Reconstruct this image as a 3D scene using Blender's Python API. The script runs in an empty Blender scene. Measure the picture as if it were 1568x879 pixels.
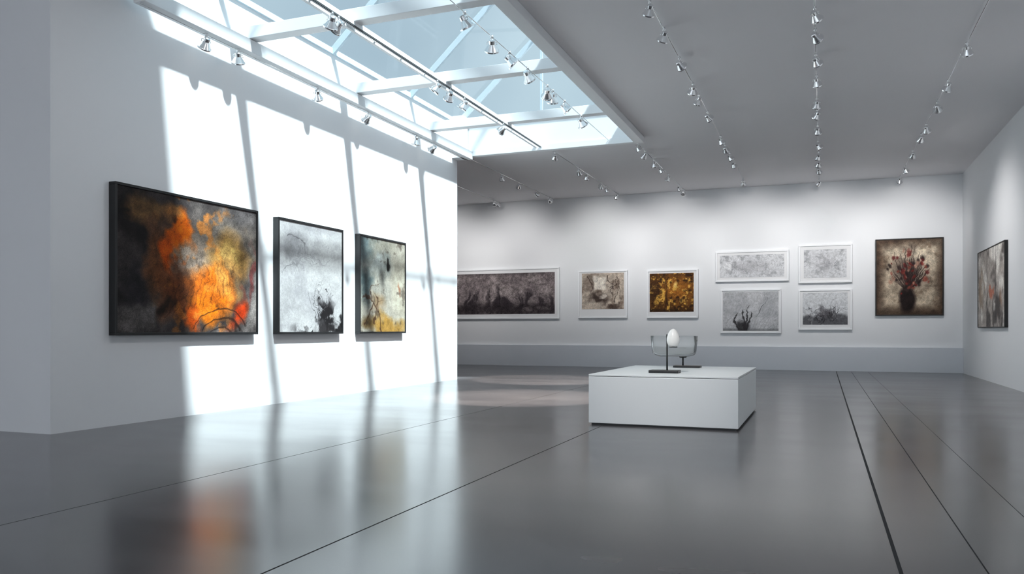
import bpy, bmesh, math, random
import numpy as np
from mathutils import Vector, Matrix
random.seed(4)
S = bpy.context.scene
S.view_settings.view_transform = 'Standard'
S.view_settings.look = 'None'

# ---------------------------------------------------------------- dimensions (metres)
H = 5.52
XL, XR = -8.25, 3.60
YB = 25.0
WY0, WY1 = 6.56, 17.45
SKX0, SKX1, SKY0, SKY1 = XL, -3.9, 7.55, 17.5
CURB = 6.2
RIDGE_X, RIDGE_Z = -6.1, 8.15

# ---------------------------------------------------------------- material helpers
def mat(name, col, rough=.5, metal=0, spec=.5, noise=0, nscale=3, bump=0, bscale=40, trans=0, ior=1.45, emit=None, es=0):
    m = bpy.data.materials.new(name); m.use_nodes = True
    nt = m.node_tree; b = nt.nodes['Principled BSDF']
    b.inputs['Base Color'].default_value = col
    b.inputs['Roughness'].default_value = rough
    b.inputs['Metallic'].default_value = metal
    b.inputs['Specular IOR Level'].default_value = spec
    b.inputs['Transmission Weight'].default_value = trans
    b.inputs['IOR'].default_value = ior
    if emit:
        b.inputs['Emission Color'].default_value = emit
        b.inputs['Emission Strength'].default_value = es
    tc = nt.nodes.new('ShaderNodeTexCoord')
    if noise:
        n = nt.nodes.new('ShaderNodeTexNoise'); n.inputs['Scale'].default_value = nscale
        n.inputs['Detail'].default_value = 5
        nt.links.new(tc.outputs['Object'], n.inputs['Vector'])
        r = nt.nodes.new('ShaderNodeMapRange')
        r.inputs['To Min'].default_value = 1-noise; r.inputs['To Max'].default_value = 1+noise
        nt.links.new(n.outputs['Fac'], r.inputs['Value'])
        mx = nt.nodes.new('ShaderNodeVectorMath'); mx.operation = 'SCALE'
        mx.inputs[0].default_value = col[:3]
        nt.links.new(r.outputs[0], mx.inputs['Scale'])
        nt.links.new(mx.outputs[0], b.inputs['Base Color'])
    if bump:
        n = nt.nodes.new('ShaderNodeTexNoise'); n.inputs['Scale'].default_value = bscale
        n.inputs['Detail'].default_value = 4
        nt.links.new(tc.outputs['Object'], n.inputs['Vector'])
        bp = nt.nodes.new('ShaderNodeBump'); bp.inputs['Strength'].default_value = bump
        bp.inputs['Distance'].default_value = .01
        nt.links.new(n.outputs['Fac'], bp.inputs['Height'])
        nt.links.new(bp.outputs[0], b.inputs['Normal'])
    return m

M_wall = mat('white_plaster', (.82, .83, .85, 1), .6, spec=.3, noise=.02, nscale=.6, bump=.05)
M_base = mat('baseboard_paint', (.68, .71, .76, 1), .5, spec=.3, noise=.02)
M_ceil = mat('ceiling_paint', (.82, .81, .83, 1), .8, spec=.15, noise=.03, nscale=.4)
M_beam = mat('white_painted_steel', (.86, .88, .9, 1), .4, noise=.01)
M_rafter = mat('blue_grey_steel', (.55, .64, .7, 1), .4, noise=.03)
M_black = mat('black_lacquer', (.012, .012, .013, 1), .35, noise=.2)
M_blackedge = mat('dark_frame_wood', (.02, .018, .018, 1), .5, noise=.3, nscale=8)
M_whitef = mat('white_frame_wood', (.9, .91, .93, 1), .35, noise=.01)
M_mat = mat('paper_mount', (.8, .8, .81, 1), .85, noise=.01, nscale=20)
M_plinth = mat('plinth_white', (.89, .92, .93, 1), .45, noise=.015, nscale=1.5, bump=.03)
M_plinthtop = mat('plinth_top_white', (.92, .94, .94, 1), .4, noise=.01)
M_chrome = mat('brushed_chrome', (.9, .91, .92, 1), .22, metal=1, noise=.05, nscale=30)
M_lens = mat('lamp_lens', (1, .98, .95, 1), .3, emit=(1, .97, .92, 1), es=3, noise=.01)
M_egg = mat('egg_ceramic', (.95, .94, .91, 1), .3, noise=.02, nscale=9)
M_track = mat('dark_track', (.05, .055, .06, 1), .4, noise=.1)

def glass_mat(name, tint, ior=1.3, haze=0):
    m = bpy.data.materials.new(name); m.use_nodes = True
    nt = m.node_tree; nt.nodes.clear()
    o = nt.nodes.new('ShaderNodeOutputMaterial')
    t = nt.nodes.new('ShaderNodeBsdfTransparent'); t.inputs[0].default_value = tint
    g = nt.nodes.new('ShaderNodeBsdfGlossy'); g.inputs['Roughness'].default_value = .05
    fr = nt.nodes.new('ShaderNodeFresnel'); fr.inputs['IOR'].default_value = ior
    d = nt.nodes.new('ShaderNodeBsdfDiffuse'); d.inputs[0].default_value = (.8, .82, .83, 1)
    tl = nt.nodes.new('ShaderNodeMixShader'); tl.inputs[0].default_value = haze
    nt.links.new(t.outputs[0], tl.inputs[1]); nt.links.new(d.outputs[0], tl.inputs[2])
    mx = nt.nodes.new('ShaderNodeMixShader')
    nt.links.new(fr.outputs[0], mx.inputs[0]); nt.links.new(tl.outputs[0], mx.inputs[1])
    nt.links.new(g.outputs[0], mx.inputs[2]); nt.links.new(mx.outputs[0], o.inputs[0])
    return m
M_glass = glass_mat('skylight_glass', (.34, .415, .445, 1), 1.15)
M_bowl = glass_mat('smoky_glass', (.95, .955, .96, 1), 1.15, .25)
M_resin = glass_mat('smoky_resin', (.6, .61, .62, 1), 1.1, .3)

def floor_mat():
    m = bpy.data.materials.new('polished_concrete'); m.use_nodes = True
    nt = m.node_tree; b = nt.nodes['Principled BSDF']; L = nt.links.new; N = nt.nodes.new
    tc = N('ShaderNodeTexCoord')
    mp = N('ShaderNodeMapping'); mp.inputs['Scale'].default_value = (.45, 1.2, 1)
    mp.inputs['Rotation'].default_value = (0, 0, -.3)
    L(tc.outputs['Object'], mp.inputs[0])
    n1 = N('ShaderNodeTexNoise'); n1.inputs['Scale'].default_value = .9; n1.inputs['Detail'].default_value = 3
    n1.inputs['Roughness'].default_value = .5
    L(mp.outputs[0], n1.inputs[0])
    cr = N('ShaderNodeValToRGB')
    cr.color_ramp.elements[0].position = .15; cr.color_ramp.elements[0].color = (.040, .038, .044, 1)
    cr.color_ramp.elements[1].position = .85; cr.color_ramp.elements[1].color = (.160, .150, .155, 1)
    L(n1.outputs['Fac'], cr.inputs[0])
    # expansion joints running the length of the room
    sx = N('ShaderNodeSeparateXYZ'); L(tc.outputs['Object'], sx.inputs[0])
    cur = None
    for x0, w in [(-2.57, .007), (-4.7, .006), (.36, .010), (.76, .004), (1.2, .0025), (-10.5, .008)]:
        s = N('ShaderNodeMath'); s.operation = 'SUBTRACT'; s.inputs[1].default_value = x0; L(sx.outputs[0], s.inputs[0])
        a = N('ShaderNodeMath'); a.operation = 'ABSOLUTE'; L(s.outputs[0], a.inputs[0])
        c = N('ShaderNodeMath'); c.operation = 'LESS_THAN'; c.inputs[1].default_value = w; L(a.outputs[0], c.inputs[0])
        if cur is None: cur = c
        else:
            mm = N('ShaderNodeMath'); mm.operation = 'MAXIMUM'; L(cur.outputs[0], mm.inputs[0]); L(c.outputs[0], mm.inputs[1]); cur = mm
    mix = N('ShaderNodeMix'); mix.data_type = 'RGBA'
    L(cur.outputs[0], mix.inputs['Factor']); L(cr.outputs[0], mix.inputs['A']); mix.inputs['B'].default_value = (.008, .008, .01, 1)
    L(mix.outputs['Result'], b.inputs['Base Color'])
    rr = N('ShaderNodeMapRange'); rr.inputs['From Min'].default_value = .2; rr.inputs['From Max'].default_value = .8
    rr.inputs['To Min'].default_value = .17; rr.inputs['To Max'].default_value = .24
    L(n1.outputs['Fac'], rr.inputs[0])
    jr = N('ShaderNodeMath'); jr.operation = 'MAXIMUM'; L(rr.outputs[0], jr.inputs[0]); L(cur.outputs[0], jr.inputs[1])
    L(jr.outputs[0], b.inputs['Roughness'])
    b.inputs['Specular IOR Level'].default_value = .9
    return m
M_floor = floor_mat()

# ---------------------------------------------------------------- mesh helpers
def link(o): S.collection.objects.link(o); return o
def empty(name, loc=(0, 0, 0), rz=0):
    o = bpy.data.objects.new(name, None); o.location = loc; o.rotation_euler = (0, 0, rz)
    o.empty_display_size = .1
    return link(o)
def bm_box(bm, x0, x1, y0, y1, z0, z1, mi=0):
    v = [bm.verts.new((x, y, z)) for z in (z0, z1) for y in (y0, y1) for x in (x0, x1)]
    for f in [(0, 2, 3, 1), (4, 5, 7, 6), (0, 1, 5, 4), (2, 6, 7, 3), (0, 4, 6, 2), (1, 3, 7, 5)]:
        fc = bm.faces.new([v[i] for i in f]); fc.material_index = mi
def frame_of(d):
    d = d.normalized(); a = Vector((0, 0, 1)) if abs(d.z) < .9 else Vector((1, 0, 0))
    u = d.cross(a).normalized(); return u, d.cross(u)
def bm_tube(bm, p0, p1, r0, r1, seg=12, cap0=True, cap1=True, mi=0):
    p0, p1 = Vector(p0), Vector(p1); u, w = frame_of(p1-p0); R = []
    for p, r in ((p0, r0), (p1, r1)):
        R.append([bm.verts.new(p+(u*math.cos(2*math.pi*i/seg)+w*math.sin(2*math.pi*i/seg))*r) for i in range(seg)])
    for i in range(seg):
        f = bm.faces.new([R[0][i], R[0][(i+1) % seg], R[1][(i+1) % seg], R[1][i]]); f.smooth = True; f.material_index = mi
    if cap0: bm.faces.new(R[0][::-1]).material_index = mi
    if cap1: bm.faces.new(R[1]).material_index = mi
def bm_beam(bm, p0, p1, w, h, mi=0):
    p0, p1 = Vector(p0), Vector(p1); d = (p1-p0).normalized()
    side = d.cross(Vector((0, 0, 1)))
    side = side.normalized() if side.length > 1e-3 else Vector((1, 0, 0))
    up = side.cross(d).normalized()
    R = [[bm.verts.new(p+side*a*w/2+up*b*h/2) for a, b in ((-1, -1), (1, -1), (1, 1), (-1, 1))] for p in (p0, p1)]
    for i in range(4): bm.faces.new([R[0][i], R[0][(i+1) % 4], R[1][(i+1) % 4], R[1][i]]).material_index = mi
    bm.faces.new(R[0][::-1]).material_index = mi; bm.faces.new(R[1]).material_index = mi
def finish(bm, name, mats, parent=None, bevel=0, loc=None):
    bmesh.ops.recalc_face_normals(bm, faces=bm.faces[:])
    me = bpy.data.meshes.new(name); bm.to_mesh(me); bm.free()
    for m in (mats if isinstance(mats, list) else [mats]): me.materials.append(m)
    o = link(bpy.data.objects.new(name, me))
    if parent: o.parent = parent
    if loc: o.location = loc
    if bevel:
        md = o.modifiers.new('bevel', 'BEVEL'); md.width = bevel; md.segments = 2; md.limit_method = 'ANGLE'
    return o
def boxes(name, bl, mats, parent=None, bevel=0):
    bm = bmesh.new()
    for b in bl: bm_box(bm, *b)
    return finish(bm, name, mats, parent, bevel)

# ---------------------------------------------------------------- room shell
YF = -5.0; XW = -15.0
boxes('floor', [(XW-.2, XR+.2, YF-.2, YB+.2, -.2, 0)], M_floor)
boxes('wall_back', [(XW-.2, XR+.2, YB, YB+.2, 0, H)], M_wall)
boxes('wall_right', [(XR, XR+.2, YF, YB, 0, H)], M_wall)
boxes('wall_left', [(XL-4, XL, WY0, WY1, 0, H)], M_wall)
boxes('wall_far_left', [(XW-.2, XW, YF, YB, 0, H)], M_wall)
boxes('wall_front', [(XW-.2, -13, YF-.2, YF, 0, H), (3.4, XR+.2, YF-.2, YF, 0, H), (-13, 3.4, YF-.2, YF, 0, .2), (-13, 3.4, YF-.2, YF, 5.3, H)], M_wall)  # unseen wall, opening made wide to let in fill light
w = [(-13+i*3.28-.05, -13+i*3.28+.05, YF-.15, YF-.05, .2, 5.3) for i in range(6)] + [(-13, 3.4, YF-.15, YF-.05, z-.04, z+.04) for z in (.24, 3.2, 5.26)]
boxes('added_fill_window_1', w, M_beam)  # invented glazing bars behind the camera, added so sky light fills the room
boxes('ceiling', [(XW-.2, SKX0-.01, YF-.2, YB+.2, H, H+.18), (SKX1+.01, XR+.2, YF-.2, YB+.2, H, H+.18),
                  (SKX0-.01, SKX1+.01, YF-.2, SKY0-.01, H, H+.18), (SKX0-.01, SKX1+.01, SKY1+.01, YB+.2, H, H+.18)], M_ceil)
boxes('baseboard_back', [(XW, XR, YB-.12, YB, 0, .70)], M_base, bevel=.006)

# ---------------------------------------------------------------- skylight lantern
sky = empty('skylight', (0, 0, 0))
E = .012
boxes('curb', [(SKX0-.15, SKX0-.001, SKY0-.15, SKY1+.15, H, CURB), (SKX1-E, SKX1+.15, SKY0-.15, SKY1+.15, H, CURB),
               (SKX0, SKX1-E, SKY0-.15, SKY0+E, H, CURB), (SKX0, SKX1-E, SKY1-E, SKY1+.15, H, CURB)], M_beam, sky)
boxes('edge_trim', [(SKX1-.03, SKX1+.18, SKY0-.1, SKY1+.12, H-.14, H-.002), (SKX0+.01, SKX1-.03, SKY1-.03, SKY1+.12, H-.14, H-.002)], M_beam, sky, .008)
boxes('wall_purlin', [(-8.05, -7.86, SKY0, SKY1, 5.3, 5.49)], M_beam, sky, .006)
# open twin-rail centre beam with ties
tb = [(-6.26, -6.21, SKY0, SKY1-.02, 5.45, 5.52), (-6.12, -6.08, SKY0, SKY1-.02, 5.45, 5.52)]
y = SKY0+.3
while y < SKY1-.1: tb.append((-6.21, -6.12, y-.02, y+.02, 5.47, 5.51)); y += .8
boxes('centre_beam', tb, M_beam, sky, .004)
boxes('beam_track', [(-6.115, -6.085, SKY0, SKY1-.1, 5.43, 5.45)], M_track, sky)
CY = [9.6, 12.5, 15.4]
boxes('cross_beams', [(SKX0, SKX1, y-.1, y+.1, 5.5, 5.68) for y in CY], M_beam, sky, .006)
boxes('corner_post', [(XL+.002, XL+.28, SKY1-.35, SKY1-.05, H-.22, CURB+.1)], M_beam, sky, .006)
bm = bmesh.new()
ys = [SKY0+.02]+[y-.33 for y in CY]+[SKY1-.02]
for y in ys:
    bm_beam(bm, (SKX0, y, CURB), (RIDGE_X, y, RIDGE_Z), .06, .12)
    bm_beam(bm, (SKX1, y, CURB), (RIDGE_X, y, RIDGE_Z), .06, .12)
bm_beam(bm, (RIDGE_X, SKY0, RIDGE_Z), (RIDGE_X, SKY1, RIDGE_Z), .1, .14)
for x in (SKX0-.03, SKX1+.03): bm_beam(bm, (x, SKY0-.1, CURB+.02), (x, SKY1+.1, CURB+.02), .14, .1)
for y in (SKY0, SKY1):
    bm_beam(bm, (SKX0, y, CURB), (SKX1, y, CURB), .08, .1)
    bm_beam(bm, (RIDGE_X, y, CURB), (RIDGE_X, y, RIDGE_Z), .06, .06)
finish(bm, 'rafters', M_rafter, sky)
bm = bmesh.new()
for x in (SKX0, SKX1):
    v = [bm.verts.new(p) for p in ((x, SKY0, CURB+.07), (x, SKY1, CURB+.07), (RIDGE_X, SKY1, RIDGE_Z+.07), (RIDGE_X, SKY0, RIDGE_Z+.07))]
    bm.faces.new(v)
for y in (SKY0, SKY1):
    bm.faces.new([bm.verts.new(p) for p in ((SKX0, y, CURB), (SKX1, y, CURB), (RIDGE_X, y, RIDGE_Z))])
finish(bm, 'glazing', M_glass, sky)

# ---------------------------------------------------------------- plinth and sculptures
PX0, PX1, PY0, PY1, PH = -2.76, -.93, 9.72, 12.4, .64
pl = empty('display_plinth', ((PX0+PX1)/2, (PY0+PY1)/2, 0))
def loc_boxes(name, bl, m, par, bevel=0):
    ox, oy, oz = par.location
    return boxes(name, [(a-ox, b-ox, c-oy, d-oy, e-oz, f-oz) for a, b, c, d, e, f in bl], m, par, bevel)
loc_boxes('recessed_foot', [(PX0+.03, PX1-.03, PY0+.03, PY1-.03, 0, .025)], M_black, pl)
loc_boxes('body', [(PX0, PX1, PY0, PY1, .025, PH-.028)], M_plinth, pl, .006)
loc_boxes('seam', [(PX0+.01, PX1-.01, PY0+.01, PY1-.01, PH-.028, PH-.022)], M_track, pl)
loc_boxes('top_slab', [(PX0, PX1, PY0, PY1, PH-.022, PH)], M_plinthtop, pl, .004)

def lathe(bm, prof, cx, cy, z0, seg=40, sx=1, sy=1, power=2, mi=0):
    rings = []
    for r, z in prof:
        ring = []
        for i in range(seg):
            a = 2*math.pi*i/seg; c, s = math.cos(a), math.sin(a)
            k = (abs(c)**power+abs(s)**power)**(-1/power)
            ring.append(bm.verts.new((cx+c*k*r*sx, cy+s*k*r*sy, z0+z)))
        rings.append(ring)
    for a, b in zip(rings, rings[1:]):
        for i in range(seg):
            f = bm.faces.new([a[i], a[(i+1) % seg], b[(i+1) % seg], b[i]]); f.smooth = True; f.material_index = mi
    return rings

ex, ey = -1.92, 10.38
eg = empty('egg_sculpture', (ex, ey, PH))
bm = bmesh.new(); bm_box(bm, -.19, .19, -.12, .12, 0, .035); finish(bm, 'stand_base', M_black, eg, .006)
bm = bmesh.new()
bm_tube(bm, (.03, 0, .035), (.03, 0, .50), .011, .011, 12)
bm_tube(bm, (.03, 0, .38), (.10, .0, .335), .007, .007, 8)
for i in range(20):
    a, b = 2*math.pi*i/20, 2*math.pi*(i+1)/20
    bm_tube(bm, (.11+.05*math.cos(a), .05*math.sin(a), .335), (.11+.05*math.cos(b), .05*math.sin(b), .335), .006, .006, 6)
finish(bm, 'post_and_cradle', M_black, eg)
bm = bmesh.new()
prof = []
for i in range(25):
    t = math.pi*i/24; z = -math.cos(t); r = math.sin(t)*(1-.18*z)
    prof.append((max(r, .001)*.082, .45+z*.122))
lathe(bm, prof, .11, 0, 0, 32); finish(bm, 'egg', M_egg, eg)

gx, gy = -1.94, 11.95
gb = empty('glass_bowl_sculpture', (gx, gy, PH))
bm = bmesh.new(); bm_box(bm, -.13, .26, -.1, .1, 0, .03); finish(bm, 'stand_base', M_black, gb, .006)
bm = bmesh.new(); bm_tube(bm, (0, 0, .03), (0, 0, .16), .012, .012, 12)
bm_tube(bm, (0, 0, .145), (0, 0, .16), .05, .06, 20)
finish(bm, 'post', M_black, gb)
bm = bmesh.new()
prof = [(.001, .16), (.2, .163), (.285, .18), (.312, .215), (.322, .27), (.33, .36), (.338, .47), (.328, .47), (.32, .36), (.312, .275), (.3, .225), (.27, .196), (.001, .18)]
lathe(bm, prof, -.13, 0, 0, 56, 1, .5, 5)
finish(bm, 'bowl', M_bowl, gb)
bm = bmesh.new()
prof = [(.001, .185), (.24, .2), (.285, .225), (.3, .27), (.305, .30), (.001, .31)]
lathe(bm, prof, -.13, 0, 0, 56, 1, .5, 5)
finish(bm, 'bowl_filling', M_resin, gb)

# ---------------------------------------------------------------- paintings (numpy painted vertex colours)
def vnoise(U, V, sx, sy, seed):
    r = np.random.default_rng(seed).random((64, 64)); x = U*sx+seed*1.7; y = V*sy+seed*2.3
    xi = np.floor(x).astype(int); yi = np.floor(y).astype(int); fx = x-xi; fy = y-yi
    fx = fx*fx*(3-2*fx); fy = fy*fy*(3-2*fy)
    g = lambda i, j: r[(yi+j) % 64, (xi+i) % 64]
    return (g(0, 0)*(1-fx)+g(1, 0)*fx)*(1-fy)+(g(0, 1)*(1-fx)+g(1, 1)*fx)*fy
def fbm(U, V, s=4, o=5, seed=1, ax=1, ay=1, gain=.55):
    t = 0; a = 1; n = 0
    for i in range(o):
        t = t+a*vnoise(U, V, s*ax*2**i, s*ay*2**i, seed+i*7); n += a; a *= gain
    return t/n
def C(*c): return np.array(c)/255.
def mix(img, col, m): m = np.clip(m, 0, 1)[..., None]; return img*(1-m)+np.array(col)*m
class Cv:
    def __init__(s, nx, ny, asp, col, seed):
        u = np.linspace(0, 1, nx); v = np.linspace(0, 1, ny)
        s.U, s.V = np.meshgrid(u, v); s.asp = asp; s.seed = seed; s.img = np.ones((ny, nx, 3))*col
        s.wx = fbm(s.U*asp, s.V, 3, 5, seed)-.5; s.wy = fbm(s.U*asp, s.V, 3, 5, seed+50)-.5
    def f(s, sc, o=5, k=0, ax=1, ay=1, gain=.55): return fbm(s.U*s.asp, s.V, sc, o, s.seed+k, ax, ay, gain)
    def blob(s, x, y, rx, ry, col, a=1, soft=.6, warp=.35):
        d = np.sqrt(((s.U+s.wx*warp-x)/rx)**2+((s.V+s.wy*warp-y)/ry)**2)
        s.img = mix(s.img, col, np.clip((1-d)/soft, 0, 1)*a)
    def rect(s, x0, x1, y0, y1, col, a=1, warp=.0, soft=.02):
        U = s.U+s.wx*warp; V = s.V+s.wy*warp
        m = np.clip((U-x0)/soft, 0, 1)*np.clip((x1-U)/soft, 0, 1)*np.clip((V-y0)/soft, 0, 1)*np.clip((y1-V)/soft, 0, 1)
        s.img = mix(s.img, col, m*a)
    def line(s, pts, w0, w1, col, a=1, warp=.05):
        X = (s.U+s.wx*warp)*s.asp; Y = s.V+s.wy*warp; n = len(pts)-1; M = np.zeros_like(X)
        for i in range(n):
            x0, y0 = pts[i][0]*s.asp, pts[i][1]; x1, y1 = pts[i+1][0]*s.asp, pts[i+1][1]
            dx, dy = x1-x0, y1-y0; t = np.clip(((X-x0)*dx+(Y-y0)*dy)/(dx*dx+dy*dy+1e-9), 0, 1)
            d = np.hypot(X-x0-t*dx, Y-y0-t*dy); w = w0+(w1-w0)*(i+t)/n
            M = np.maximum(M, np.clip(1.6-1.6*d/w, 0, 1))
        s.img = mix(s.img, col, M*a)
    def grain(s, amt, sc=60, k=90):
        g = np.random.default_rng(s.seed+k).random(s.U.shape)-.5
        s.img = s.img*(1+amt*(g[..., None]*.8+(s.f(sc*.3, 3, k)[..., None]-.5)*1.2))

def p_flame(nx, ny, asp):
    c = Cv(nx, ny, asp, C(66, 60, 60), 11)
    c.img = mix(c.img, C(146, 138, 134), np.clip((c.f(3)-.42)*4, 0, 1)*np.clip(c.U*1.6-.35, 0, 1))
    c.blob(.75, .75, .4, .3, C(142, 130, 120), .9); c.blob(.9, .97, .2, .2, C(88, 84, 86), .7)
    c.blob(.1, .8, .15, .25, C(30, 25, 26), .85); c.blob(.17, .86, .1, .14, C(134, 98, 60), .8)
    c.blob(.06, .35, .1, .2, C(40, 38, 42), .8); c.blob(.18, .14, .25, .2, C(118, 112, 110), .85)
    c.blob(.26, .55, .14, .34, C(128, 76, 42), .8); c.blob(.42, .3, .2, .3, C(140, 70, 32), .75)
    c.blob(.5, .62, .14, .2, C(170, 150, 134), .85); c.blob(.74, .56, .24, .26, C(204, 152, 84), .95)
    c.blob(.78, .6, .1, .1, C(232, 188, 108), .7); c.blob(.4, .8, .1, .2, C(248, 108, 18), 1, .5)
    c.blob(.36, .6, .08, .16, C(232, 92, 16), .95); c.blob(.6, .38, .18, .24, C(248, 122, 26), .97)
    c.blob(.55, .22, .14, .14, C(252, 130, 22), .95); c.blob(.66, .42, .07, .14, C(252, 178, 90), .8)
    c.blob(.84, .2, .14, .17, C(224, 66, 20), .97); c.blob(.46, .12, .07, .12, C(240, 92, 20), .95)
    c.blob(.98, .5, .04, .3, C(120, 40, 38), .6)
    c.blob(.32, .9, .12, .1, C(212, 132, 58), .6); c.blob(.31, .22, .07, .09, C(40, 30, 26), .85)
    c.img = mix(c.img, C(20, 15, 15), np.clip((.31-c.f(7, 5, 3))*9, 0, 1)*.55)
    c.img = mix(c.img, C(250, 146, 56), np.clip((c.f(9, 5, 5)-.6)*9, 0, 1)*np.clip(1-abs(c.U-.55)*2.6, 0, 1)*.7)
    for r in (.17, .24, .31):
        c.line([(.7+r*math.cos(t)*.75, -.1+r*1.0*math.sin(t)) for t in np.linspace(.5, 2.7, 12)], .012, .004, C(26, 16, 14), .6, .12)
    for k in range(14):
        x = .3+.035*k; c.line([(x, .1+.02*k), (x+.06, .35+.02*k), (x+.02, .6)], .006, .002, C(40, 20, 14), .3, .25)
    c.grain(.5); return c.img
def p_ink(nx, ny, asp):
    c = Cv(nx, ny, asp, C(232, 230, 230), 23)
    c.img = mix(c.img, C(200, 198, 202), np.clip((c.f(4)-.47)*3, 0, 1)*.8)
    c.blob(.28, .78, .26, .13, C(156, 154, 158), .7, .8, .6); c.blob(.6, .95, .4, .06, C(196, 194, 198), .7)
    c.blob(.1, .25, .2, .2, C(206, 204, 206), .6)
    for k in range(9):
        c.line([(.05+.05*k, .5+.03*k), (.2+.05*k, .58+.02*k), (.32+.05*k, .45+.04*k)], .010, .004, C(160, 158, 162), .45, .5)
    c.line([(.15, .84), (.3, .8), (.44, .72)], .018, .006, C(80, 78, 82), .55, .5)
    # ink splash, broken up by noise
    d = np.sqrt(((c.U+c.wx*.4-.82)/.32)**2+((c.V+c.wy*.4-.12)/.26)**2)
    m = np.clip((1-d)*2.2, 0, 1)*np.clip((c.f(9, 5, 4)-.40)*9, 0, 1)
    c.img = mix(c.img, C(34, 31, 33), m*.95)
    d = np.sqrt(((c.U-.6)/.5)**2+((c.V-.02)/.1)**2)
    c.img = mix(c.img, C(50, 46, 48), np.clip((1-d)*2, 0, 1)*np.clip((c.f(8, 5, 8)-.38)*8, 0, 1)*.9)
    rr = random.Random(5)
    for k in range(26):
        x = .55+.42*rr.random(); h = .12+.34*rr.random(); c.line([(x, .02), (x+.06*rr.uniform(-1, 1), h*.6), (x+.14*rr.uniform(-1, 1), h)], .008, .002, C(40, 38, 40), .7, .5)
    c.grain(.14); return c.img
def p_teal(nx, ny, asp):
    c = Cv(nx, ny, asp, C(222, 214, 198), 31)
    c.img = mix(c.img, C(130, 146, 148), np.clip((.72-c.U)*1.6+(c.f(4)-.5)*1.8, 0, 1)*np.clip(c.V*1.6-.3, 0, 1))
    c.blob(.5, .95, .5, .1, C(176, 170, 154), .8); c.blob(.85, .5, .24, .5, C(240, 230, 208), .9)
    c.blob(.12, .5, .14, .28, C(84, 106, 112), .75); c.blob(.4, .3, .22, .18, C(170, 136, 96), .7)
    c.blob(.6, .06, .6, .14, C(208, 156, 70), .9); c.blob(.15, .08, .2, .12, C(120, 92, 56), .7)
    c.blob(.6, .76, .07, .06, C(36, 32, 30), .97, .4, .4); c.blob(.3, .78, .2, .1, C(216, 222, 218), .85)
    for a in ([(.1, .05), (.25, .3), (.22, .5), (.35, .62)], [(.3, .05), (.35, .25), (.5, .35)], [(.05, .4), (.2, .35), (.4, .15)], [(.42, .05), (.38, .3), (.3, .45)]):
        c.line(a, .02, .006, C(84, 54, 38), .75, .4)
    c.img = mix(c.img, C(70, 56, 50), np.clip((.34-c.f(9, 5, 3))*9, 0, 1)*.5)
    c.blob(.85, .5, .04, .1, C(160, 70, 36), .5); c.grain(.25); return c.img
def p_forest(nx, ny, asp):
    c = Cv(nx, ny, asp, C(118, 108, 109), 41)
    c.img = mix(c.img, C(150, 140, 138), np.clip((c.f(3)-.45)*4, 0, 1)*.6)
    rr = random.Random(9)
    for k in range(26):
        x = rr.choice([.5, .25, .7, .85])+rr.uniform(-.14, .14); h = .32+.42*rr.random()*(1-1.2*abs(x-.52))
        for t in range(4):
            y = h*(.35+.2*t); c.blob(x, y, .035*(1.15-t*.26), .12, C(52, 46, 50), .6, .8, .12)
        c.line([(x, .0), (x, h+.05)], .03, .005, C(44, 38, 42), .7, .06)
    c.rect(-.1, 1.1, -.1, .3, C(50, 44, 47), .85, .14, .14); c.blob(.85, .1, .1, .06, C(120, 110, 110), .5)
    c.rect(-.1, 1.1, .9, 1.2, C(66, 60, 62), .6, .08, .1); c.grain(.55); return c.img
def p_collage(nx, ny, asp):
    c = Cv(nx, ny, asp, C(184, 170, 156), 43)
    c.img = mix(c.img, C(96, 80, 70), np.clip((c.f(4)-.48)*5, 0, 1)*.7)
    c.rect(.03, .3, .45, .98, C(128, 114, 104), .8, .25, .08); c.rect(.25, .6, .52, .92, C(224, 216, 204), .9, .12, .04)
    c.blob(.3, .3, .3, .2, C(56, 44, 40), .85, .6, .5); c.blob(.42, .36, .12, .09, C(212, 202, 190), .9, .5, .4)
    c.blob(.8, .35, .15, .3, C(212, 198, 182), .85, .6, .5); c.blob(.7, .08, .28, .1, C(66, 52, 46), .85, .6, .4)
    c.blob(.15, .12, .14, .12, C(200, 188, 172), .7, .6, .4)
    for a in ([(.6, .95), (.7, .6), (.68, .2)], [(.8, .9), (.88, .5), (.95, .2)], [(.66, .6), (.8, .7), (.9, .72)], [(.1, .9), (.2, .6), (.12, .3)], [(.74, .2), (.82, .5), (.78, .8)]): c.line(a, .018, .006, C(54, 42, 38), .8, .3)
    c.grain(.35); return c.img
def p_gold(nx, ny, asp):
    c = Cv(nx, ny, asp, C(84, 52, 22), 47)
    c.blob(.6, .6, .55, .5, C(168, 104, 36), .9, .8); c.img = mix(c.img, C(224, 172, 78), np.clip((c.f(14, 4)-.56)*9, 0, 1)*.9)
    c.img = mix(c.img, C(34, 20, 12), np.clip((.42-c.f(12, 4, 5))*7, 0, 1)*.7)
    c.blob(.1, .5, .12, .5, C(50, 30, 16), .6); c.blob(.62, .72, .08, .1, C(250, 214, 130), .7)
    c.rect(-.1, 1.1, -.1, .1, C(40, 26, 16), .7, .1, .1); c.line([(.35, .9), (.4, .5), (.37, 0)], .02, .03, C(40, 24, 14), .5, .1); c.grain(.45); return c.img
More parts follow.
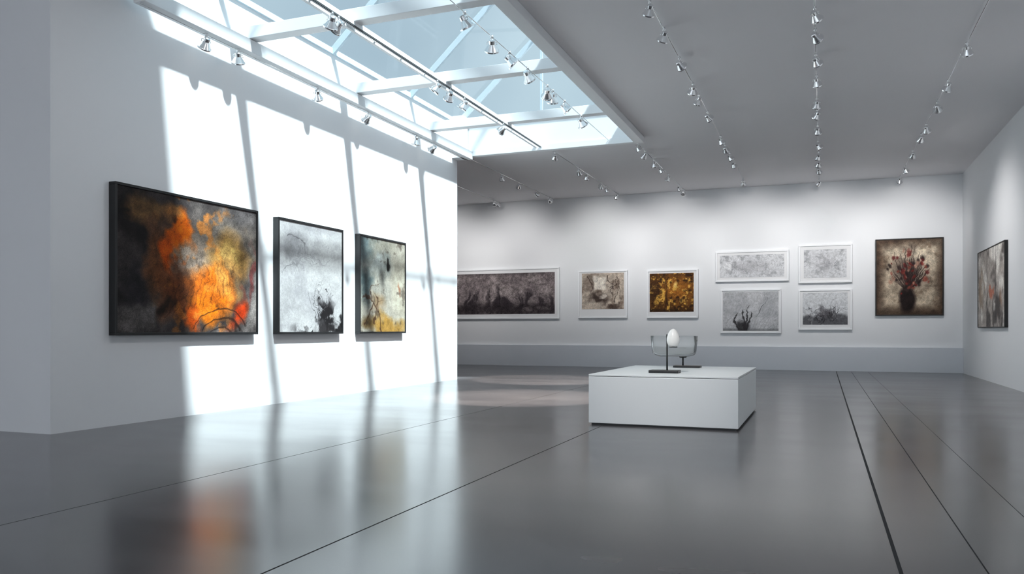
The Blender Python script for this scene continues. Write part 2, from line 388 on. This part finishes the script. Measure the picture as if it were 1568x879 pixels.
def p_sketch(seed, dark=0):
    def f(nx, ny, asp):
        c = Cv(nx, ny, asp, C(208, 209, 212), seed)
        c.img = mix(c.img, C(150, 151, 155), np.clip((c.f(6)-.5)*5, 0, 1)*.7)
        rr = random.Random(seed)
        for k in range(34):
            x, y = rr.random(), .2+.6*rr.random(); c.line([(x, y), (x+rr.uniform(-.1, .1), y+rr.uniform(-.2, .2)), (x+rr.uniform(-.15, .15), y+rr.uniform(-.25, .25))], .008, .004, C(112, 112, 118), .5, .3)
        if dark == 0:
            c.rect(.5, .52, 0, 1, C(225, 225, 228), .8); c.blob(.12, .5, .1, .25, C(236, 236, 238), .9)
        c.blob(.5, .5, .35, .35, C(150, 148, 152), .35, .8, .5); c.grain(.16); return c.img
    return f
def p_hand(nx, ny, asp):
    c = Cv(nx, ny, asp, C(176, 177, 180), 61)
    c.img = mix(c.img, C(206, 206, 208), np.clip((c.f(3)-.45)*4, 0, 1)*.7)
    for k in range(16):
        x = .05+.06*k; c.line([(x, .02), (x+.2, .5), (x+.3, .95)], .008, .003, C(140, 140, 146), .5, .2)
    c.rect(-.1, 1.1, -.1, .08, C(96, 96, 98), .7, .1, .06)
    for a in ([(.32, 0), (.4, .22), (.38, .5)], [(.34, 0), (.45, .25), (.5, .62)], [(.36, 0), (.5, .2), (.58, .48)], [(.3, .05), (.28, .2), (.26, .4)]): c.line(a, .05, .01, C(52, 50, 52), .9, .3)
    c.blob(.38, .12, .14, .14, C(50, 48, 50), .9); c.line([(.62, .35), (.8, .85)], .008, .004, C(70, 70, 74), .8, .1); c.grain(.16); return c.img
def p_rock(nx, ny, asp):
    c = Cv(nx, ny, asp, C(206, 208, 211), 67)
    c.rect(-.1, 1.1, -.2, .34, C(82, 82, 86), .9, .25, .1); c.blob(.55, .42, .25, .26, C(82, 80, 84), .9, .5, .5)
    c.blob(.42, .55, .12, .16, C(120, 118, 122), .7, .5, .5)
    rr = random.Random(3)
    for k in range(30):
        x = rr.uniform(.15, .9); c.line([(x, rr.uniform(0, .3)), (x+rr.uniform(-.1, .1), rr.uniform(.2, .5)), (x+rr.uniform(-.2, .2), rr.uniform(.3, .75))], .018, .004, C(48, 46, 50), .6, .3)
    c.img = mix(c.img, C(160, 158, 160), np.clip((c.f(12)-.57)*8, 0, 1)*np.clip(1-c.V*2, 0, 1)*.7); c.grain(.2); return c.img
def p_flowers(nx, ny, asp):
    c = Cv(nx, ny, asp, C(176, 160, 140), 71)
    c.img = mix(c.img, C(208, 194, 172), np.clip((c.f(4)-.45)*4, 0, 1)*.8)
    e = np.minimum(np.minimum(c.U, 1-c.U), np.minimum(c.V, 1-c.V))+c.wx*.12
    c.img = mix(c.img, C(64, 48, 38), np.clip(1-e*7, 0, 1)*.9)
    c.img = mix(c.img, C(90, 72, 58), np.clip((.4-c.f(7, 5, 5))*6, 0, 1)*.6)
    c.rect(-.1, 1.1, -.1, .12, C(70, 56, 46), .7, .15, .1)
    c.blob(.46, .2, .15, .22, C(30, 22, 22), .97, .35, .12); c.blob(.46, .52, .34, .3, C(56, 40, 38), .85, .8, .6)
    rr = random.Random(8)
    for k in range(34):
        a = rr.uniform(.2, 2.95); r = rr.uniform(.25, .52); c.line([(.46, .3), (.46+.4*r*math.cos(a), .35+.4*r*math.sin(a)), (.46+.75*r*math.cos(a), .38+r*math.sin(a))], .010, .004, C(46, 36, 34), .8, .25)
    for k in range(70):
        a = rr.uniform(0, 6.28); r = rr.uniform(.02, .34); s_ = rr.uniform(.015, .045)
        c.blob(.46+r*math.cos(a), .56+r*math.sin(a)*.95, s_, s_, rr.choice([C(112, 36, 32), C(88, 28, 28), C(130, 62, 50), C(36, 26, 28), C(40, 28, 28), C(168, 128, 110)]), .8, .6, .2)
    c.grain(.45); return c.img
def p_strips(nx, ny, asp):
    c = Cv(nx, ny, asp, C(160, 152, 146), 79)
    c.img = mix(c.img, C(60, 56, 56), np.clip((c.f(2.4, 5, 0, .9, 1)-.54)*7, 0, 1)*.8)
    c.img = mix(c.img, C(222, 218, 212), np.clip((c.f(2.5, 5, 9, 1, 1)-.48)*7, 0, 1)*.9)
    c.rect(.34, .37, -.1, 1.1, C(30, 28, 30), .8, .03); c.rect(.67, .70, -.1, 1.1, C(34, 32, 34), .8, .03)
    c.blob(.15, .5, .1, .3, C(132, 104, 78), .5, .6, .5); c.blob(.53, .42, .08, .08, C(176, 92, 66), .75, .5, .4); c.blob(.82, .3, .06, .2, C(120, 84, 62), .5); c.grain(.3); return c.img

def canvas_mat():
    m = bpy.data.materials.new('painted_canvas'); m.use_nodes = True
    nt = m.node_tree; b = nt.nodes['Principled BSDF']; L = nt.links.new; N = nt.nodes.new
    at = N('ShaderNodeAttribute'); at.attribute_name = 'paint'
    tc = N('ShaderNodeTexCoord'); n = N('ShaderNodeTexNoise'); n.inputs['Scale'].default_value = 22; n.inputs['Detail'].default_value = 8
    n.inputs['Roughness'].default_value = .7
    L(tc.outputs['Object'], n.inputs[0])
    r = N('ShaderNodeMapRange'); r.inputs['From Min'].default_value = .25; r.inputs['From Max'].default_value = .75
    r.inputs['To Min'].default_value = .78; r.inputs['To Max'].default_value = 1.22
    L(n.outputs['Fac'], r.inputs[0])
    s = N('ShaderNodeVectorMath'); s.operation = 'SCALE'; L(at.outputs['Color'], s.inputs[0]); L(r.outputs[0], s.inputs['Scale'])
    L(s.outputs[0], b.inputs['Base Color']); b.inputs['Roughness'].default_value = .6; b.inputs['Specular IOR Level'].default_value = .15
    return m
M_canvas = canvas_mat()

def canvas(name, w, h, y, painter, parent, res, cx=0, cz=0, gain=1.0):
    nx = int(res); ny = max(8, int(res*h/w)); img = np.clip(painter(nx, ny, w/h), 0, 1)
    lin = np.where(img <= .04045, img/12.92, ((img+.055)/1.055)**2.4)*gain
    u = np.linspace(-w/2, w/2, nx)+cx; v = np.linspace(-h/2, h/2, ny)+cz; U, V = np.meshgrid(u, v)
    co = np.stack([U, np.full_like(U, y), V], -1).reshape(-1, 3)
    i = np.arange(nx*ny).reshape(ny, nx)
    q = np.stack([i[:-1, :-1], i[:-1, 1:], i[1:, 1:], i[1:, :-1]], -1).reshape(-1, 4)
    me = bpy.data.meshes.new(name); me.from_pydata(co.tolist(), [], q.tolist())
    at = me.color_attributes.new('paint', 'FLOAT_COLOR', 'POINT')
    at.data.foreach_set('color', np.concatenate([lin.reshape(-1, 3), np.ones((nx*ny, 1))], 1).astype(np.float32).ravel())
    me.materials.append(M_canvas); o = link(bpy.data.objects.new(name, me)); o.parent = parent
    return o

def picture(name, loc, rz, w, h, painter, res, fw, depth, fm, margin=(0, 0, 0, 0), mount=False, gain=1.0):
    e = empty(name, loc, rz)
    bm = bmesh.new(); d = depth
    bm_box(bm, -w/2, w/2, -d, 0, h/2-fw, h/2); bm_box(bm, -w/2, w/2, -d, 0, -h/2, -h/2+fw)
    bm_box(bm, -w/2, -w/2+fw, -d, 0, -h/2+fw, h/2-fw); bm_box(bm, w/2-fw, w/2, -d, 0, -h/2+fw, h/2-fw)
    finish(bm, 'frame', fm, e, .004)
    iw, ih = w-2*fw, h-2*fw
    bm = bmesh.new(); bm_box(bm, -iw/2, iw/2, -d+.02, -.002, -ih/2, ih/2); finish(bm, 'mount_board', M_mat if mount else M_blackedge, e)
    l, r, b, t = margin
    canvas('artwork', iw-l-r, ih-b-t, -d+.016, painter, e, res, (l-r)/2, (b-t)/2, gain)
    return e

RL = math.radians(90)
def onleft(name, y0, y1, z0, z1, p, res, gain): picture(name, (XL, (y0+y1)/2, (z0+z1)/2), RL, y1-y0, z1-z0, p, res, .035, .11, M_black, gain=gain)
onleft('abstract_painting', 7.36, 10.03, 1.13, 3.04, p_flame, 360, .56)
onleft('abstract_painting', 10.52, 12.38, 1.13, 3.02, p_ink, 260, .45)
onleft('abstract_painting', 12.93, 14.72, 1.13, 3.02, p_teal, 220, .42)
def onback(name, x0, x1, z0, z1, p, res, fw=.05, fm=M_whitef, mg=(.08, .08, .08, .08), mount=True, depth=.07):
    picture(name, ((x0+x1)/2, YB, (z0+z1)/2), 0, x1-x0, z1-z0, p, res, fw, depth, fm, mg, mount)
onback('framed_photograph', -13.0, -8.09, 1.57, 3.27, p_forest, 280, mg=(.1, .1, .11, .11))
onback('framed_photograph', -7.44, -5.81, 1.58, 3.12, p_collage, 160, mg=(.08, .06, .24, .04))
onback('framed_photograph', -5.18, -3.59, 1.57, 3.08, p_gold, 160, mg=(.04, .08, .14, .06))
onback('framed_drawing', -3.06, -.94, 2.66, 3.59, p_sketch(53), 180)
onback('framed_drawing', -2.91, -1.16, 1.10, 2.42, p_hand, 170, fw=.04, mg=(.03, .03, .03, .03))
onback('framed_drawing', -.67, .79, 2.575, 3.70, p_sketch(59, 1), 160, mg=(.1, .1, .1, .1))
onback('framed_drawing', -.67, .79, 1.20, 2.385, p_rock, 160, mg=(.07, .07, .1, .05))
onback('flower_painting', 1.40, 3.13, 1.60, 3.78, p_flowers, 200, fw=.03, fm=M_blackedge, mg=(0, 0, 0, 0), mount=False)
picture('abstract_painting', (XR, 20.75, 2.165), -RL, 3.1, 1.83, p_strips, 200, .02, .07, M_blackedge)

# ---------------------------------------------------------------- track lighting
def add_head(bm, x, y, z, aim, s=1.0):
    a = Vector(aim).normalized()
    bm_tube(bm, (x, y, z+.02), (x, y, z-.02), .022*s, .022*s, 10)
    piv = Vector((x, y, z-.10*s))
    side = a.cross(Vector((0, 0, 1))).normalized()
    top = piv+Vector((0, 0, .055*s))
    bm_tube(bm, (x, y, z-.015), top, .007*s, .007*s, 8)
    for sg in (-1, 1):
        bm_tube(bm, top, piv+side*sg*.062*s+Vector((0, 0, .03*s)), .006*s, .006*s, 6)
        bm_tube(bm, piv+side*sg*.062*s+Vector((0, 0, .03*s)), piv+side*sg*.062*s, .006*s, .006*s, 6)
    b0 = piv-a*.07*s
    bm_tube(bm, b0, b0+a*.015*s, .03*s, .042*s, 16, True, False)
    bm_tube(bm, b0+a*.015*s, b0+a*.06*s, .042*s, .042*s, 16, False, False)
    bm_tube(bm, b0+a*.06*s, b0+a*.14*s, .042*s, .088*s, 20, False, False)
    bm_tube(bm, b0+a*.14*s, b0+a*.158*s, .094*s, .094*s, 20, False, False)
    bm_tube(bm, b0+a*.158*s, b0+a*.156*s, .094*s, .06*s, 20, False, False)
    bm_tube(bm, b0+a*.14*s, b0+a*.139*s, .094*s, .086*s, 20, False, False)
    bm_tube(bm, b0+a*.156*s, b0+a*.11*s, .06*s, .03*s, 16, False, False)
    bm_tube(bm, b0+a*.12*s, b0+a*.125*s, .045*s, .045*s, 16, True, True, 1)
def track(x, y0, y1, heads, z=H-.05, aim=(0, .8, -.6), s=1.0, hang=True, parent=None):
    bm = bmesh.new()
    bm_tube(bm, (x, y0, z), (x, y1, z), .008, .008, 8)
    if hang:
        n = max(2, int((y1-y0)/2.5))
        for i in range(n+1):
            y = y0+.05+(y1-y0-.1)*i/n; bm_tube(bm, (x, y, z), (x, y, H-.001), .006, .006, 6)
    for y in heads:
        aa = (aim[0]+random.uniform(-.55, .55), aim[1]+random.uniform(-.4, .2), aim[2]+random.uniform(-.2, .25))
        add_head(bm, x, y, z, aa, s)
    return finish(bm, 'track_lighting' if not parent else 'track_spots', [M_chrome, M_lens], parent)
SC = .92
track(-2.1, 6, 24.6, [10.3, 11.3, 12.6, 14.0, 14.7, 15.9, 18.0, 18.9, 19.8, 20.7, 23.3], s=SC)
track(-.1, 6, 24.6, [11.3, 12.1, 13.2, 14.3, 15.7, 16.5, 17.8, 19.3, 20.5, 21.4, 22.3, 24.2], s=SC)
track(2.0, 6, 24.8, [13.5, 15.4, 16.8, 18.5, 19.4, 21.1, 23, 24.6], s=SC)
track(-3.95, 17.75, 24.7, [18, 18.8, 19.9, 20.7, 21.9, 23.6, 24.4], s=SC)
track(-6.0, 17.75, 24.6, [18.2, 20.2, 20.9, 22.4, 23, 24.3], s=SC)
track(-8.2, 18, 24.6, [20.2, 21.5, 23, 24.3], s=SC)
track(-10.1, 18, 24.7, [18.7, 21, 24.2, 24.5], s=SC)
AL = (-.75, .2, -.6)
track(-7.95, SKY0, SKY1-.1, [8.7, 9.35, 11.3, 12.9, 14.8, 15.6], z=5.285, aim=AL, s=1.05, hang=False, parent=sky)
track(-6.10, SKY0, SKY1-.1, [9.0, 9.15, 12.1, 12.6, 13.2, 15.1], z=5.42, aim=AL, s=1.05, hang=False, parent=sky)
track(-4.5, SKY0, SKY1, [9.75, 10.7, 11.4, 12.2, 13.2, 13.5, 14.2, 15.3], z=5.478, aim=(.3, .5, -.6), s=1.15, hang=False, parent=sky)

# ---------------------------------------------------------------- lights
def spot(x, y, z, tx, ty, tz, power, ang, blend=1., col=(1, .98, .96), r=.12):
    l = bpy.data.lights.new('track_and_fill_spot', 'SPOT'); l.energy = power; l.spot_size = math.radians(ang); l.spot_blend = blend  # shared by the track washes and the added fill spots
    l.color = col; l.shadow_soft_size = r
    o = link(bpy.data.objects.new('track_and_fill_spot', l)); o.location = (x, y, z)
    o.rotation_euler = (Vector((tx, ty, tz))-Vector((x, y, z))).to_track_quat('-Z', 'Y').to_euler()
for x in (-12, -9.6, -6.6, -4.4, -2.0, .1, 2.2):
    spot(x, 21.9, 5.2, x, YB, 3.3, 270, 82)
for y in (9, 14, 19.5): spot(.6, y, 5.1, XR, y, 2.0, 330, 95, r=.2)
for y in (6.5, 10.5, 14.5): spot(-3.6, y, 5.1, XL, y, 2.0, 100, 105, r=.25)  # added soft fill for the left wall and its shadow bars
spot(-2.1, 6.3, 5.2, -1.85, 10.6, .5, 700, 34)  # added spot to brighten the egg and plinth
spot(-4.5, 12.6, 5.2, -5.0, 13.2, 0, 3200, 40, .35, (1, .9, .8), .1)  # added warm spot standing in for a sun patch on the floor
spot(-4.5, 15.3, 5.2, -6.2, 17.9, 0, 3600, 34, .35, (1, .9, .8), .1)  # second added spot, imitates the farther sun patch

sun = bpy.data.lights.new('sun', 'SUN'); sun.energy = 31; sun.angle = math.radians(3.2); sun.color = (1, .96, .92)
so = link(bpy.data.objects.new('sun', sun))
so.rotation_euler = Vector((-1, .285, -1.5)).to_track_quat('-Z', 'Y').to_euler(); so.location = (4, 5, 14)

wd = bpy.data.worlds.new('sky_world'); S.world = wd; wd.use_nodes = True
nt = wd.node_tree; bg = nt.nodes['Background']
tc = nt.nodes.new('ShaderNodeTexCoord'); n = nt.nodes.new('ShaderNodeTexNoise'); n.inputs['Scale'].default_value = 2.4; n.inputs['Detail'].default_value = 4
cr = nt.nodes.new('ShaderNodeValToRGB')
cr.color_ramp.elements[0].position = .42; cr.color_ramp.elements[0].color = (.50, .56, .62, 1)
cr.color_ramp.elements[1].position = .68; cr.color_ramp.elements[1].color = (.68, .73, .77, 1)
nt.links.new(tc.outputs['Generated'], n.inputs[0]); nt.links.new(n.outputs['Fac'], cr.inputs[0]); nt.links.new(cr.outputs[0], bg.inputs[0])
bg.inputs['Strength'].default_value = 2.3

# ---------------------------------------------------------------- camera
cam = bpy.data.cameras.new('camera'); co = link(bpy.data.objects.new('camera', cam))
co.location = (0, 0, 1.2); co.rotation_euler = (math.radians(90), 0, math.radians(21.36))
cam.lens = 27.94; cam.sensor_width = 36; cam.shift_y = .0418; cam.clip_end = 300
S.camera = co
